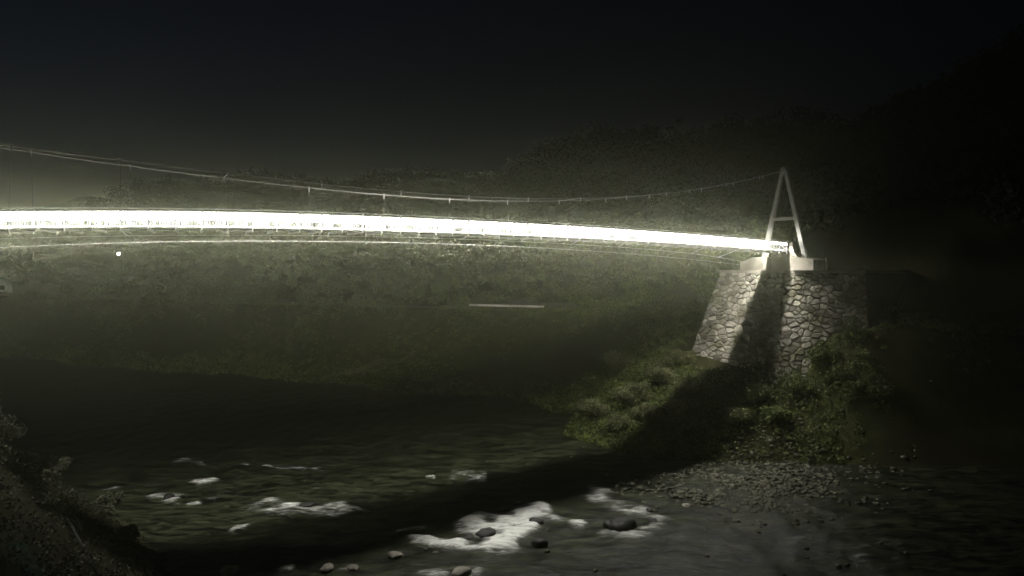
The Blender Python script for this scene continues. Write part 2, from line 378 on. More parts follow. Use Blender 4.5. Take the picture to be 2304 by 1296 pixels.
# deck with edge girders and cross beams
db = MB()
ss = np.linspace(S0, S1, 90)
for a, b in zip(ss[:-1], ss[1:]):
    db.poly_prism([P(a, -1.18, 0.03), P(a, 1.18, 0.03), P(a, 1.18, -0.05), P(a, -1.18, -0.05)], [P(b, -1.18, 0.03), P(b, 1.18, 0.03), P(b, 1.18, -0.05), P(b, -1.18, -0.05)])
deck = db.build('deck', M['deck'], bridge)
s = S0 + 0.3
posts_s = np.arange(43.4, S0, -NB)
sr = np.linspace(S0, SR, 90)
for s in posts_s:
    cb = MB(); cb.bar(P(s, -1.22, -0.12), P(s, 1.22, -0.12), 0.10, 0.13)
    cb.build('cross_beam', M['grey_paint'], deck)
HR = 1.08
WH, ZTOP, ZBOT = 0.32, 0.90, 0.63
for side in (-1, 1):
    t = side * 1.25
    rb = MB()
    rb.tube([P(q, t, HR) for q in sr], 0.035, 6)
    rail = rb.build('railing', M['steel'], bridge, True)
    bb = MB(); mb_ = MB()
    for a, b in zip(sr[:-1], sr[1:]):
        bb.bar(P(a, side * .86, 0.075), P(b, side * .86, 0.075), 0.05, 0.09)
        mb_.bar(P(a, t, 0.95), P(b, t, 0.95), 0.03, 0.04)
    bb.build('edge_beam', M['steel'], rail); mb_.build('mid_rail', M['steel'], rail)
    for k, q in enumerate(posts_s):
        pb = MB(); pb.bar(P(q, t, -0.22), P(q, t, HR - 0.03), 0.06, 0.05, up=DIR)
        if side > 0 and q > -31:
            pb.build('post', M['grey_paint'], rail)
    if True:
        pb = MB()
        for q in posts_s:
            if side < 0 or q <= -31:
                pb.bar(P(q, t, -0.22), P(q, t, HR - 0.03), 0.06, 0.05, up=DIR)
        o = pb.build('post', M['grey_paint'], rail); o['kind'] = 'stuff'
    # balusters, one panel for each run between two hangers
    edges = np.concatenate([[SR], np.arange(40.7, S0 - 0.1, -4 * NB)])
    for hi, lo in zip(edges[:-1], edges[1:]):
        vb = MB()
        for q in np.arange(lo + 0.07, hi, 0.135):
            a = P(q, t, -0.07); c_ = P(q, t, 0.97)
            vb.bar(a, c_, 0.026, 0.026, up=DIR)
        vb.build('baluster_panel', M['dark_paint'], rail)
    # LED diffuser strips on the inside of the railing
    for hi, lo in zip(edges[:-1], edges[1:]):
        lb = MB(); hb = MB()
        ti = side * 1.05
        qs = (lo + 0.03, hi - 0.03)
        for a, b in zip(qs[:-1], qs[1:]):
            sec = lambda q: [P(q, ti + side * .06, ZTOP), P(q, ti - side * .20, ZTOP), P(q, ti - side * .05, ZBOT), P(q, ti + side * .06, ZBOT)]
            lb.poly_prism(sec(a), sec(b))
            hsec = lambda q: [P(q, ti + side * .16, ZTOP + .03), P(q, ti - side * WH, ZTOP + .03), P(q, ti - side * WH, ZTOP + .003), P(q, ti + side * .16, ZTOP + .003)]
            hb.poly_prism(hsec(a), hsec(b))
            lsec = lambda q: [P(q, ti + side * .075, ZBOT - .002), P(q, ti + side * .06, ZBOT - .002), P(q, ti + side * .06, ZBOT - .055), P(q, ti + side * .075, ZBOT - .055)]
            hb.poly_prism(lsec(a), lsec(b))
        strip = lb.build('light_strip', M['led'], bridge)
        strip.data.materials.append(M['led_in']); strip.data.materials.append(M['led_dim']); strip.data.materials.append(M['steel'])
        for k, pol in enumerate(strip.data.polygons):   # the open lower side gives the most light, the frosted outer side the least
            pol.material_index = {4: 0, 3: 1, 5: 2}.get(k % 6, 3)
        fix_normals(strip.data)
        hb.build('lamp_hood', M['steel'], strip)

# towers
def tower(s0):
    fr = (lambda t, u, z: TW(t, u, z)) if s0 > 0 else (lambda t, u, z: P(-45.0, t, 0) * 1.0 + Vector((0, 0, z - zdeck(-45))) - Vector((1, 0, 0)) * u)
    cap = MB()
    cap.bar(fr(0, 0, 10.05), fr(0, 0, 10.95), 0.5, 0.42, up=TRV)
    tw = cap.build('tower', M['tower'], bridge)
    for sg in (-1, 1):
        lb = MB()
        lb.bar(fr(sg * 2.5, 0, 1.0), fr(sg * 0.13, 0, 10.75), 0.40, 0.44, up=TRV, w2=0.3, h2=0.36)
        lb.build('leg', M['tower'], tw)
        fb = MB(); fb.poly_prism([fr(sg * 2.5 + a, b, 0.9) for a, b in ((-.55, -.5), (.55, -.5), (.55, .5), (-.55, .5))],
                                 [fr(sg * 2.42 + a, b, 1.35) for a, b in ((-.27, -.27), (.27, -.27), (.27, .27), (-.27, .27))])
        fb.build('foot', M['tower'], tw)
    sd = MB(); sd.bar(fr(-.34, 0, 10.72), fr(.34, 0, 10.72), .62, .16); sd.build('cable_saddle', M['tower'], tw)
    xb = MB(); xb.bar(fr(-1.36, 0, 5.4), fr(1.36, 0, 5.4), 0.28, 0.32)
    xb.build('cross_beam', M['tower'], tw)
    return tw
tower(45); tower(-45)

# main cables, hangers, struts
def cable(s, side):
    z = 5.15 + 5.5 * (s / 45.0) ** 2
    k = min(1.0, (45 - abs(s)) / 30.0)
    t = side * (0.08 + 1.22 * (k * k * (3 - 2 * k)) )
    p = P(s, t); p.z = z
    return p
hs = np.arange(40.7, -46, -4 * NB)
for side in (-1, 1):
    cbm = MB(); cbm.tube([cable(q, side) for q in np.linspace(-45, 45, 120)], 0.038, 6)
    cab = cbm.build('main_cable', M['main_cable'], bridge, True)
    for q in hs:
        if abs(q) > 43: continue
        c0 = cable(q, side); d0 = P(q, side * 1.25, HR)
        hb = MB(); hb.tube([c0, d0], 0.008, 5); hb.build('hanger', M['hanger'], bridge)
        kb = MB(); dd = (d0 - c0).normalized()
        kb.bar(c0 - dd * 0.08, c0 + dd * 0.30, 0.13, 0.09, up=DIR, w2=0.035, h2=0.035)
        kb.build('cable_clamp', M['steel'], cab)
for q in (hs[np.argmin(abs(hs - 13.7))], hs[np.argmin(abs(hs + 13.3))]):
    sb = MB(); sb.tube([cable(q, -1), cable(q, 1)], 0.03, 5); sb.build('cable_strut', M['cable'], bridge)
# stabilising cables below the deck
def guy_a(s):
    k = np.clip((s - 20) / 25, 0, 1)
    p = P(s, 0.1 - 4.3 * k * k); p.z = 2.17 - 0.00078 * s * s; return p
def guy_b(s):
    k = np.clip((abs(s) - 15) / 30, 0, 1)
    p = P(s, -3.2 - 1.6 * k * k); p.z = 1.93 - 0.00085 * s * s + 0.0003 * max(0, s - 22) ** 2; return p
ab = MB(); ab.tube([guy_a(q) for q in np.linspace(-44, 44.2, 90)], 0.017, 5); ab.build('wind_cable', M['cable'], bridge, True)
bb = MB(); bb.tube([guy_b(q) for q in np.linspace(-44, 44.2, 90)], 0.014, 5); bb.build('wind_cable', M['cable'], bridge, True)
for q in hs:
    if abs(q) > 40: continue
    tb = MB(); e = guy_a(q + 0.18); tb.tube([P(q, 1.2, -0.1), P(q, 0.9, -0.3) * 0.5 + e * 0.5 + Vector((0, 0, 0.02)), e], 0.03, 5); tb.build('cable_tie', M['steel'], bridge)
    tb = MB(); e = guy_b(q); tb.tube([P(q, -1.2, -0.1), e], 0.006, 4); tb.build('cable_tie', M['cable'], bridge)

# ------------------------------------------------------------------ abutment: rubble masonry block with concrete pedestals
abut = empty('stone_abutment'); tag(abut, 'battered rubble stone abutment under the A shaped tower', 'abutment')
ZT, ZB = -0.45, -12.0
HT = ZT - ZB
def wall_corner(t, u, bt, bu, z):
    k = (ZT - z) / HT
    return TW(t + bt * k, u + bu * k, z)
corners = [(-6.9, 11, -2.0, 0), (-6.9, -1.7, -2.0, -4.2), (1.0, -1.7, 2.6, -5.4), (6.4, 4.8, 1.7, -2.0), (6.4, 16, 1.2, 0)]
cm = MB()
NL, NS = 14, 6
for lv in range(NL + 1):
    z = ZT + (ZB - ZT) * lv / NL
    ring = [wall_corner(*c_, z) for c_ in corners]
    for k in range(5):
        for q in range(NS): cm.v.append(ring[k].lerp(ring[(k + 1) % 5], q / NS))
RN = 5 * NS
for lv in range(NL):
    for q in range(RN):
        a, b = lv * RN + q, lv * RN + (q + 1) % RN
        cm.f.append((a, b, b + RN, a + RN))
cm.f.append(tuple(range(RN)))
core = cm.build('masonry_core', M['mortar'], abut)
# stones set in rough courses on the three faces in view
sv = []; sf = []; st = []
def clip(poly, m, n):
    out = []
    for k in range(len(poly)):
        a, b = poly[k], poly[(k + 1) % len(poly)]
        da = (a[0] - m[0]) * n[0] + (a[1] - m[1]) * n[1]; db_ = (b[0] - m[0]) * n[0] + (b[1] - m[1]) * n[1]
        if da <= 0: out.append(a)
        if da * db_ < 0:
            t_ = da / (da - db_); out.append((a[0] + (b[0] - a[0]) * t_, a[1] + (b[1] - a[1]) * t_))
    return out
def stones_on(c0, c1):
    """random rubble: each stone is its own irregular cell with a mortar gap round it"""
    Lt = (wall_corner(*c1, ZT) - wall_corner(*c0, ZT)).length
    AN = 0.78                               # stones are wider than high
    W_, H_ = Lt * AN, HT
    n = int(W_ * H_ / 0.30)
    pts = []
    while len(pts) < n:                      # loosely spaced seeds of mixed size
        best = max(((random.uniform(0, W_), random.uniform(0, H_)) for _ in range(5)), key=lambda q: min(((q[0] - p[0]) ** 2 + (q[1] - p[1]) ** 2 for p in pts), default=9))
        pts.append(best)
    A_ = np.array(pts)
    def pt(xx, zz):
        a = wall_corner(*c0, zz); b = wall_corner(*c1, zz)
        return a + (b - a) * (xx / Lt)
    nrm = (pt(Lt, ZT) - pt(0, ZT)).cross(pt(0, ZT) - pt(0, ZB)).normalized()
    if nrm.dot(-DIR - Vector((0, 1, 0)) * .6) < 0: nrm = -nrm
    for k in range(n):
        p = A_[k]; d2 = ((A_ - p) ** 2).sum(1); near = np.argsort(d2)[1:16]
        poly = [(0, 0), (W_, 0), (W_, H_), (0, H_)]
        for q in near:
            dv = A_[q] - p; dl = math.hypot(*dv) + 1e-9
            poly = clip(poly, p + dv / 2 - dv / dl * random.uniform(.02, .045), dv / dl)
            if len(poly) < 3: break
        if len(poly) < 3: continue
        # cut the corners round
        rnd = []
        for q in range(len(poly)):
            a, b = poly[q], poly[(q + 1) % len(poly)]
            rnd += [(a[0] * .76 + b[0] * .24, a[1] * .76 + b[1] * .24), (a[0] * .24 + b[0] * .76, a[1] * .24 + b[1] * .76)]
        m_ = len(rnd); cx = sum(q[0] for q in rnd) / m_; cy_ = sum(q[1] for q in rnd) / m_
        dpt = random.uniform(0.06, 0.2)
        tint = random.choice((0.5, 0.62, 0.75, 0.85, 0.95, 1.0, 1.1, 1.3, 1.55)) * random.uniform(.92, 1.08)
        tx_, tz_ = random.uniform(-.05, .05), random.uniform(-.05, .05)
        b0 = len(sv)
        for sc_, dep in ((1.0, -0.03), (0.96, dpt * .6), (0.74, dpt)):
            for a in rnd:
                ox, oz = (a[0] - cx) * sc_, (a[1] - cy_) * sc_
                sv.append(pt((cx + ox) / AN, ZT - (cy_ + oz)) + nrm * (dep + 0.02 + ox * tx_ * 2 + oz * tz_ * 2 + random.uniform(-.012, .012))); st.append(tint)
        for r_ in range(2):
            for i in range(m_):
                j = (i + 1) % m_
                sf.append((b0 + r_ * m_ + i, b0 + r_ * m_ + j, b0 + (r_ + 1) * m_ + j, b0 + (r_ + 1) * m_ + i))
        sf.append(tuple(b0 + 2 * m_ + i for i in range(m_)))
stones_on(corners[1], corners[2]); stones_on(corners[2], corners[3]); stones_on(corners[0], corners[1])
me = bpy.data.meshes.new('stone_facing'); me.from_pydata([tuple(p) for p in sv], [], sf); me.update()
a = me.attributes.new('tint', 'FLOAT', 'POINT'); a.data.foreach_set('value', np.array(st, dtype=np.float32))
me.materials.append(M['stone']); facing = bpy.data.objects.new('stone_facing', me); COL.objects.link(facing); facing.parent = abut
# coping slab
cp = MB()
def off(c_, d): return (c_[0] + (d if c_[0] > 0 else -d), c_[1] - d, 0, 0)
ctop = [wall_corner(*off(c_, 0.12), ZT + 0.30) for c_ in corners]; cbot = [wall_corner(*off(c_, 0.12), ZT + 0.003) for c_ in corners]
cp.poly_prism(cbot[::-1], ctop[::-1]); cp.build('coping', M['concrete'], abut)
ZC = ZT + 0.303
# pedestals: outline across the bridge, carried back along it
def pedestal(outline, u0, u1, taper=0.0):
    pb = MB(); pb.poly_prism([TW(t, u0, z) for t, z in outline], [TW(t, u1, z) for t, z in outline])
    o = pb.build('pedestal', M['concrete'], abut)
    bv = o.modifiers.new('edges', 'BEVEL'); bv.width = 0.04; bv.segments = 2; bv.limit_method = 'ANGLE'
    return o
pedestal([(-4.7, ZC), (-4.7, 0.75), (-3.1, 1.25), (-2.05, 1.3), (-1.9, 1.2), (-1.3, 1.2), (-1.3, ZC)][::-1], -1.2, 1.6)
pedestal([(-1.95, 1.203), (-1.6, 1.65), (-1.3, 1.7), (-1.3, 1.203)][::-1], -1.2, -0.75)
pedestal([(1.38, ZC), (1.38, 1.25), (2.3, 1.2), (3.0, 1.15), (4.05, 0.95), (4.05, ZC)][::-1], -1.2, 1.6)
pedestal([(1.38, 1.253), (1.38, 2.85), (1.66, 2.85), (1.9, 1.75), (2.35, 1.21)][::-1], -1.2, -0.75)
bw = MB(); bw.poly_prism([TW(t, -0.5, z) for t, z in ((-1.29, ZC), (1.37, ZC), (1.37, 1.6), (-1.29, 1.6))], [TW(t, 0.8, z) for t, z in ((-1.29, ZC), (1.37, ZC), (1.37, 1.6), (-1.29, 1.6))])
bw.build('bearing_wall', M['concrete'], abut)

# ------------------------------------------------------------------ plants
def leaf_cloud(centres, radii, n_each, size, flat=0.8):
    """many small leaf faces spread through a set of clumps; returns verts, faces, tint"""
    C = np.repeat(np.asarray(centres), n_each, 0); R = np.repeat(np.asarray(radii), n_each)
    n = len(C)
    d = rng.normal(size=(n, 3)); d /= np.linalg.norm(d, axis=1)[:, None]
    rr = R * rng.uniform(0.35, 1.0, n) ** 0.6
    p = C + d * rr[:, None] * np.array([1, 1, flat])
    a = rng.normal(size=(n, 3)); a /= np.linalg.norm(a, axis=1)[:, None]
    b = np.cross(a, d + rng.normal(size=(n, 3)) * .5); b /= np.linalg.norm(b, axis=1)[:, None] + 1e-9
    sz = size * rng.uniform(0.6, 1.4, n)[:, None]
    v = np.stack([p - a * sz, p + b * sz * .55, p + a * sz, p - b * sz * .55], 1).reshape(-1, 3)
    f = np.arange(n * 4).reshape(-1, 4)
    t_cl = np.repeat(rng.uniform(0.65, 1.35, len(centres)), n_each)
    tint = np.repeat(t_cl * rng.uniform(0.8, 1.2, n), 4)
    return v, f, tint

def shrub(name, pos, r, h, label, cat='shrub', group=None, mat='leaf', n=14, leaves=150, size=0.11):
    root = empty(name); root.location = pos
    cs = []; rs = []
    for _ in range(n):
        a = random.uniform(0, 2 * PI); q = random.uniform(0, 1) ** .6
        cs.append((math.cos(a) * q * r * .75, math.sin(a) * q * r * .75, random.uniform(.2, .95) * h * (1 - .45 * q))); rs.append(random.uniform(.22, .42) * r)
    v, f, t = leaf_cloud(cs, rs, leaves, size)
    mesh_obj('foliage', v, f, M[mat], root, attrs={'tint': t})
    sb = MB()
    for c_ in cs[:7]:
        sb.tube([(c_[0] * .1, c_[1] * .1, -0.4), (c_[0] * .5, c_[1] * .5, c_[2] * .5), c_], 0.05, 5, 0.015)
    sb.build('stem', M['bark'], root)
    tag(root, label, cat, group)
    return root
def tree(pos, r, h, label, group=None, mat='leaf', nleaf=110):
    root = empty('tree'); root.location = pos
    tb = MB(); lean = random.uniform(-.4, .4)
    tb.tube([(0, 0, -.5), (lean * .3, 0, h * .3), (lean, .1, h * .75)], .22, 7, .06)
    cs = []; rs = []
    for _ in range(24):
        a = random.uniform(0, 2 * PI); zz = random.uniform(.28, 1.0); q = random.uniform(.1, 1) * (1 - abs(zz - .55) * 1.1)
        cs.append((lean * zz + math.cos(a) * q * r, math.sin(a) * q * r, h * zz)); rs.append(random.uniform(.22, .4) * r)
    for c_ in cs[:9]:
        tb.tube([(lean * .4, 0, h * .35), (c_[0] * .5, c_[1] * .5, (c_[2] + h * .35) / 2), c_], .08, 5, .02)
    tb.build('trunk', M['bark'], root, True)
    v, f, t = leaf_cloud(cs, rs, nleaf, 0.2)
    mesh_obj('crown', v, f, M[mat], root, attrs={'tint': t})
    tag(root, label, 'tree', group)
    return root
def ground_at(X, Y): return float(terrain(np.array(X), np.array(Y)))
def ray_land(px, py):
    """the same, moved sideways until it is on dry land of the near bank"""
    p = ray_ground(px, py)
    while p.z < ZR + 1.0 and px > -60:
        px -= 12; p = ray_ground(px, py)
    return p
def ray_ground(px, py, y0=12.0, y1=260.0):
    """where a photo spot lies on the ground"""
    for Y in np.arange(y0, y1, 0.25):
        p = at_depth(px, py, Y)
        if p.z < max(ground_at(p.x, p.y), ZR): return Vector((p.x, p.y, max(ground_at(p.x, p.y), ZR)))
    return p
# shrubs on the lit bank beside and below the abutment
for px, py, r, h, lab in (
    (1742, 775, 2.0, 4.6, 'tall leafy shrub growing in the deck shadow at the foot of the stone abutment'),
    (1850, 815, 1.7, 1.9, 'low olive shrub under the darker face of the stone abutment'),
    (1700, 905, 2.1, 1.9, 'broad shrub on the bank below the shadow of the deck'),
    (1490, 860, 2.6, 2.6, 'biggest bright green shrub on the lit bank left of the stone abutment foot'),
    (1430, 905, 2.4, 2.2, 'rounded shrub lower down the bank, left of the biggest bright green one'),
    (1540, 815, 1.6, 1.7, 'small shrub touching the lower left corner of the stone abutment'),
    (1390, 830, 2.4, 2.4, 'dim shrub at the upper edge of the shaded bank, left of the lit ones'),
    (1790, 880, 1.8, 1.6, 'small dim shrub at the right of the bank below the abutment'),
    (1545, 890, 1.9, 1.8, 'low shrub at the edge of the deck shadow between two lit patches of bank'),
    (1335, 935, 2.2, 1.7, 'flat shrub near the water on the far bank'),
    (1460, 945, 1.9, 1.5, 'shrub lowest on the lit bank, just above the deck shadow on the water'),
    (1520, 930, 1.6, 1.3, 'small pale shrub beside the deck shadow low on the lit bank'),
    (1590, 850, 1.3, 1.2, 'little shrub directly below the bright left face of the stone abutment'),
    (1400, 965, 1.8, 1.3, 'dim flat shrub at the water edge left of the lowest lit one'),
    (1650, 950, 2.0, 1.5, 'wide low shrub where the bank meets the gravel bar'),
    (1740, 945, 1.7, 1.3, 'round low shrub above the gravel bar, right of the wide low one'),
):
    p = ray_ground(px, py); shrub('shrub', p, r, h, lab, group='shrubs on the bank by the abutment', mat='lit_leaf' if px < 1690 else 'leaf', n=20, leaves=300, size=0.09)
for t, u, r, h, lab in ((5.4, 6.6, .7, .6, 'small pale shrub on top of the dark end of the abutment'),
                        (-6.0, 9.0, 1.6, 2.4, 'green shrub behind the left concrete pedestal')):
    p = TW(t, u, ZC); shrub('shrub', p, r, h, lab, group='shrubs on top of the abutment')
for px, py, r, h, lab in ((1925, 770, 1.4, 2.6, 'dark shrub hiding the lower right corner of the stone abutment'),
                          (1985, 720, 2.0, 3.2, 'nearly black shrub in the shade right of the abutment'),
                          (1890, 860, 1.5, 1.6, 'dark shrub on the slope below the lower right corner of the abutment'),
                          (1960, 900, 2.2, 2.2, 'dark round shrub furthest right on the bank')):
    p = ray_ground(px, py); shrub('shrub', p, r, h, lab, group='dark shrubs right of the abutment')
# brownish shrubs on the near bank
for px, py, r, h, lab in (
    (15, 960, 2.0, 3.0, 'tall brown shrub highest up the near bank, cut by the frame'),
    (120, 1000, 1.7, 2.2, 'brown shrub on the crest of the near bank beside the tallest one'),
    (60, 1075, 1.6, 1.7, 'dull brown shrub below the tallest one on the near bank'),
    (205, 1075, 1.4, 1.5, 'olive shrub where the near bank drops to the river'),
    (110, 1150, 1.0, 1.0, 'reddish brown low shrub above the dark pipe'),
    (260, 1150, 1.2, 1.2, 'ragged shrub on the river side of the near bank, below the olive one'),
    (310, 1215, 1.0, 1.0, 'low shrub halfway down the river side of the near bank'),
    (345, 1275, 1.0, 0.9, 'low shrub nearest the water at the bottom of the near bank'),
):
    p = ray_land(px, py); shrub('shrub', p, r, h, lab, group='shrubs on the near bank', mat='shrub_brown', size=0.07)
def clear_of_van(X, Y): return abs(X + 114) > 8 or not (146 < Y < 172)
gc = []; gr = []
for _ in range(900):
    v = random.uniform(-170, -4); e = random.uniform(-1.5, 3.5) - 2.2 * math.sin(v * .21 + 1.0) * math.cos(v * .083) * (v < -14)
    X, Y = ev(e, v)
    if not clear_of_van(X, Y): continue
    gc.append((X, Y, max(ground_at(X, Y), ZR) + .1)); gr.append(random.uniform(.4, 1.3))
for _ in range(800):
    v = random.uniform(-190, -12); e = random.gauss(13.0, 1.6)
    if fnoise(np.array(v * 1.3), np.array(e), 2.2) < -.1: continue
    X, Y = ev(e, v); q = random.uniform(.5, 1.4)
    if not clear_of_van(X, Y): continue
    for _k in range(2): gc.append((X + random.uniform(-.6, .6), Y + random.uniform(-.6, .6), ground_at(X, Y) + q * _k * .7)); gr.append(q)
v, f, t = leaf_cloud(gc, gr, 26, 0.16, 0.9)
tag(mesh_obj('bank_growth', v, f, M['leaf'], attrs={'tint': t}), 'overhanging growth along the far waterline and the road edge', 'bank growth', kind='stuff')
# trees above the terrace road
for px, Y, r, h, lab in (
    (1600, 103, 2.6, 6.0, 'tree nearest the abutment on the far slope, bright under the deck end'),
    (1500, 110, 3.0, 6.5, 'round tree second from the abutment on the far slope'),
    (1420, 108, 2.6, 5.5, 'pale green tree third from the abutment on the far slope'),
    (1330, 118, 3.2, 7.0, 'wide tree above the right end of the pale low wall'),
    (1235, 114, 2.3, 5.0, 'small tree just right of the pale low wall'),
    (1010, 122, 3.0, 6.5, 'tree just left of the pale low wall'),
    (880, 124, 3.2, 6.8, 'dim tree on the far slope below the middle of the span'),
    (740, 128, 3.0, 6.5, 'dim tree furthest up the valley on the far slope'),
):
    X = (px - 1152) / F * Y
    # settle on the slope just above the road
    for k in range(60):
        u_, v_ = uv(X, Y); e_ = u_ - float(u_right(np.array(v_)))
        if e_ > 22: break
        Y += 1; X = (px - 1152) / F * Y
    tree((X, Y, ground_at(X, Y) - .2), r, h, lab, 'trees above the far road')
# the wood that covers the hill, one mass in the dark
tc = []; tr = []
for _ in range(4600):
    e = random.uniform(33, 100); v = random.uniform(-210, 40)
    X, Y = ev(e, v)
    if Y < 60 or X < -190: continue
    d_t = (Vector((X, Y, 0)) - Vector((TX, TY, 0))).length
    if d_t < 24: continue
    hh = random.uniform(2.2, 5.5)
    zg = ground_at(X, Y)
    for _k in range(4):
        tc.append((X + random.uniform(-1.4, 1.4), Y + random.uniform(-1.4, 1.4), zg + hh * random.uniform(.25, 1.0))); tr.append(random.uniform(.7, 1.5))
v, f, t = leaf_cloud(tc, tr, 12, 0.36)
tag(mesh_obj('woods', v, f, M['unlit_wood_leaf'], attrs={'tint': t}), 'dark wood covering the far hillside', 'woodland', kind='stuff')
tc = []; tr = []
for _ in range(1500):
    e = random.uniform(20.4, 38); v = random.uniform(-170, -7)
    X, Y = ev(e, v)
    if (Vector((X, Y, 0)) - TC).length < 16 or Y < 60 or not clear_of_van(X, Y): continue
    hh = random.uniform(1.2, 3.6) * (0.5 if e < 23 else 1); zg = ground_at(X, Y)
    for _k in range(3):
        tc.append((X + random.uniform(-1.2, 1.2), Y + random.uniform(-1.2, 1.2), zg + hh * random.uniform(.2, 1.0))); tr.append(random.uniform(.5, 1.2))
v, f, t = leaf_cloud(tc, tr, 22, 0.24)
tag(mesh_obj('scrub', v, f, M['leaf'], attrs={'tint': t}), 'scrub at the foot of the far hillside above the road', 'scrub', kind='stuff')
# undergrowth and grass on the river side of the road and on both banks
gc = []; gr = []
for _k in range(13500):
    if _k > 10500:
        u_ = random.uniform(24, 38); v = random.uniform(-28, 6)
        X = MID[0] + (0.77 * u_ + 0.62 * v) / 0.991; Y = MID[1] + (0.63 * u_ - 0.78 * v) / 0.991
    elif random.random() < .72:
        e = random.uniform(0.3, 15.6) if random.random() < .8 else random.uniform(15.6, 22); v = random.uniform(-190, 34)
        X, Y = ev(e, v)
    else:
        u_ = random.uniform(27, 58); v = random.uniform(-22, 26)
        X = MID[0] + (0.77 * u_ + 0.62 * v) / 0.991; Y = MID[1] + (0.63 * u_ - 0.78 * v) / 0.991
    zg = ground_at(X, Y)
    if zg < ZR - 0.15 or not clear_of_van(X, Y): continue
    d_ = Vector((X, Y, 0)) - TC
    tt, uu = d_.dot(TRV), d_.dot(DIR)
    if uu > -2.8 - 0.47 * (-zg - 0.45) and -10.4 < tt < 8.0 - max(0, 2 - uu) * 0.9 and uu < 17: continue
    if _k <= 10500 and fnoise(np.array(X * 2.0), np.array(Y * 2.0), 3.3) < -0.35 + .5 * random.random(): continue
    bg_ = 1 + .9 * max(0, float(fnoise(np.array(X * 1.1), np.array(Y * 1.1), 8.0)))
    gc.append((X, Y, zg + .15 * bg_)); gr.append(random.uniform(.25, .7) * bg_)
v, f, t = leaf_cloud(gc, gr, 22, 0.125, 0.7)
tag(mesh_obj('undergrowth', v, f, M['leaf'], attrs={'tint': t}), 'rough grass and undergrowth on the far bank', 'undergrowth', kind='stuff')
gc = []; gr = []
for _ in range(6500):
    eL = random.uniform(0.8, 22); v = random.uniform(-60, 40); u_ = float(u_left(np.array(v))) - eL
    X = MID[0] + (0.77 * u_ + 0.62 * v) / 0.991; Y = MID[1] + (0.63 * u_ - 0.78 * v) / 0.991
    if math.hypot(X, Y) < 12: continue
    gc.append((X, Y, ground_at(X, Y) + .08)); gr.append(random.uniform(.2, .5))
v, f, t = leaf_cloud(gc, gr, 20, 0.07, 0.7)
tag(mesh_obj('grass', v, f, M['shrub_brown'], attrs={'tint': t}), 'dry grass on the near bank', 'grass', kind='stuff')

# ------------------------------------------------------------------ rocks
def rock_mesh(r, seed, sub=3, sq=0.6, rough=0.3):
    import bmesh
    bm = bmesh.new(); bmesh.ops.create_icosphere(bm, subdivisions=sub, radius=1.0)
    o = Vector((seed * 3.1, seed * 1.7, seed * 0.9))
    for v_ in bm.verts:
        n = noise.noise(v_.co * 1.1 + o) * rough + noise.noise(v_.co * 2.7 + o) * rough * .45
        v_.co *= (1 + n); v_.co = Vector((v_.co.x * r, v_.co.y * r * .8, v_.co.z * r * sq))
    return bm
def rock(px, py, r, label, mat='rock_dark', sq=.6, sink=.25, group='boulders in the river'):
    X, Y = on_river(px, py)
    seed = px * .01
    bm = rock_mesh(r, seed, 3, sq)
    me = bpy.data.meshes.new('boulder'); bm.to_mesh(me); bm.free(); me.materials.append(M[mat])
    me.polygons.foreach_set('use_smooth', [True] * len(me.polygons))
    o = bpy.data.objects.new('boulder', me); COL.objects.link(o)
    o.location = (X, Y, ZR + r * sq * .35); o.rotation_euler = (0, 0, seed * 7)
    tag(o, label, 'boulder', group)
for args in (
    (1092, 1210, 0.72, 'rounded black boulder inside the brightest foam'),
    (1052, 1216, 0.5, 'flat black boulder left of the rounded one in the brightest foam'),
    (1400, 1190, 0.95, 'broad black boulder inside the dimmer foam to the right'),
    (1375, 1186, 0.6, 'smaller black boulder leaning on the broad one in the dimmer foam'),
    (1205, 1180, 0.55, 'dark boulder at the right lip of the brightest foam'),
    (1462, 1152, 0.35, 'small dark boulder ringed by foam'),
    (1193, 1148, 0.3, 'little dark boulder at the tip of the brightest foam'),
    (380, 1122, 0.45, 'dark boulder below the pale foam far to the left'),
    (690, 1139, 0.6, 'flat dark boulder in the long dim foam streak', 'rock_dark', .35),
    (1470, 1178, 0.4, 'dark boulder at the right end of the dimmer foam'),
    (1215, 1225, 0.5, 'mossy dark boulder below the lip of the brightest foam'),
    (516, 1290, 0.6, 'pale brown boulder at the bottom edge, leftmost of the pale ones', 'rock_pale', .5),
    (735, 1282, 0.42, 'small white boulder at the bottom edge', 'rock_pale', .5),
    (795, 1280, 0.35, 'small pale boulder at the bottom edge beside the white one', 'rock_pale', .5),
    (1040, 1292, 0.6, 'round pale boulder at the bottom edge under the brightest foam', 'rock_pale', .5),
    (890, 1252, 0.5, 'grey boulder left below the brightest foam', 'rock_pale', .4),
    (1545, 1140, 0.4, 'low grey boulder on the gravel bar right of the foam', 'rock_pale', .4),
    (452, 1086, 0.4, 'pale boulder standing alone in the far left rapids', 'rock_pale', .5),
): rock(*args)
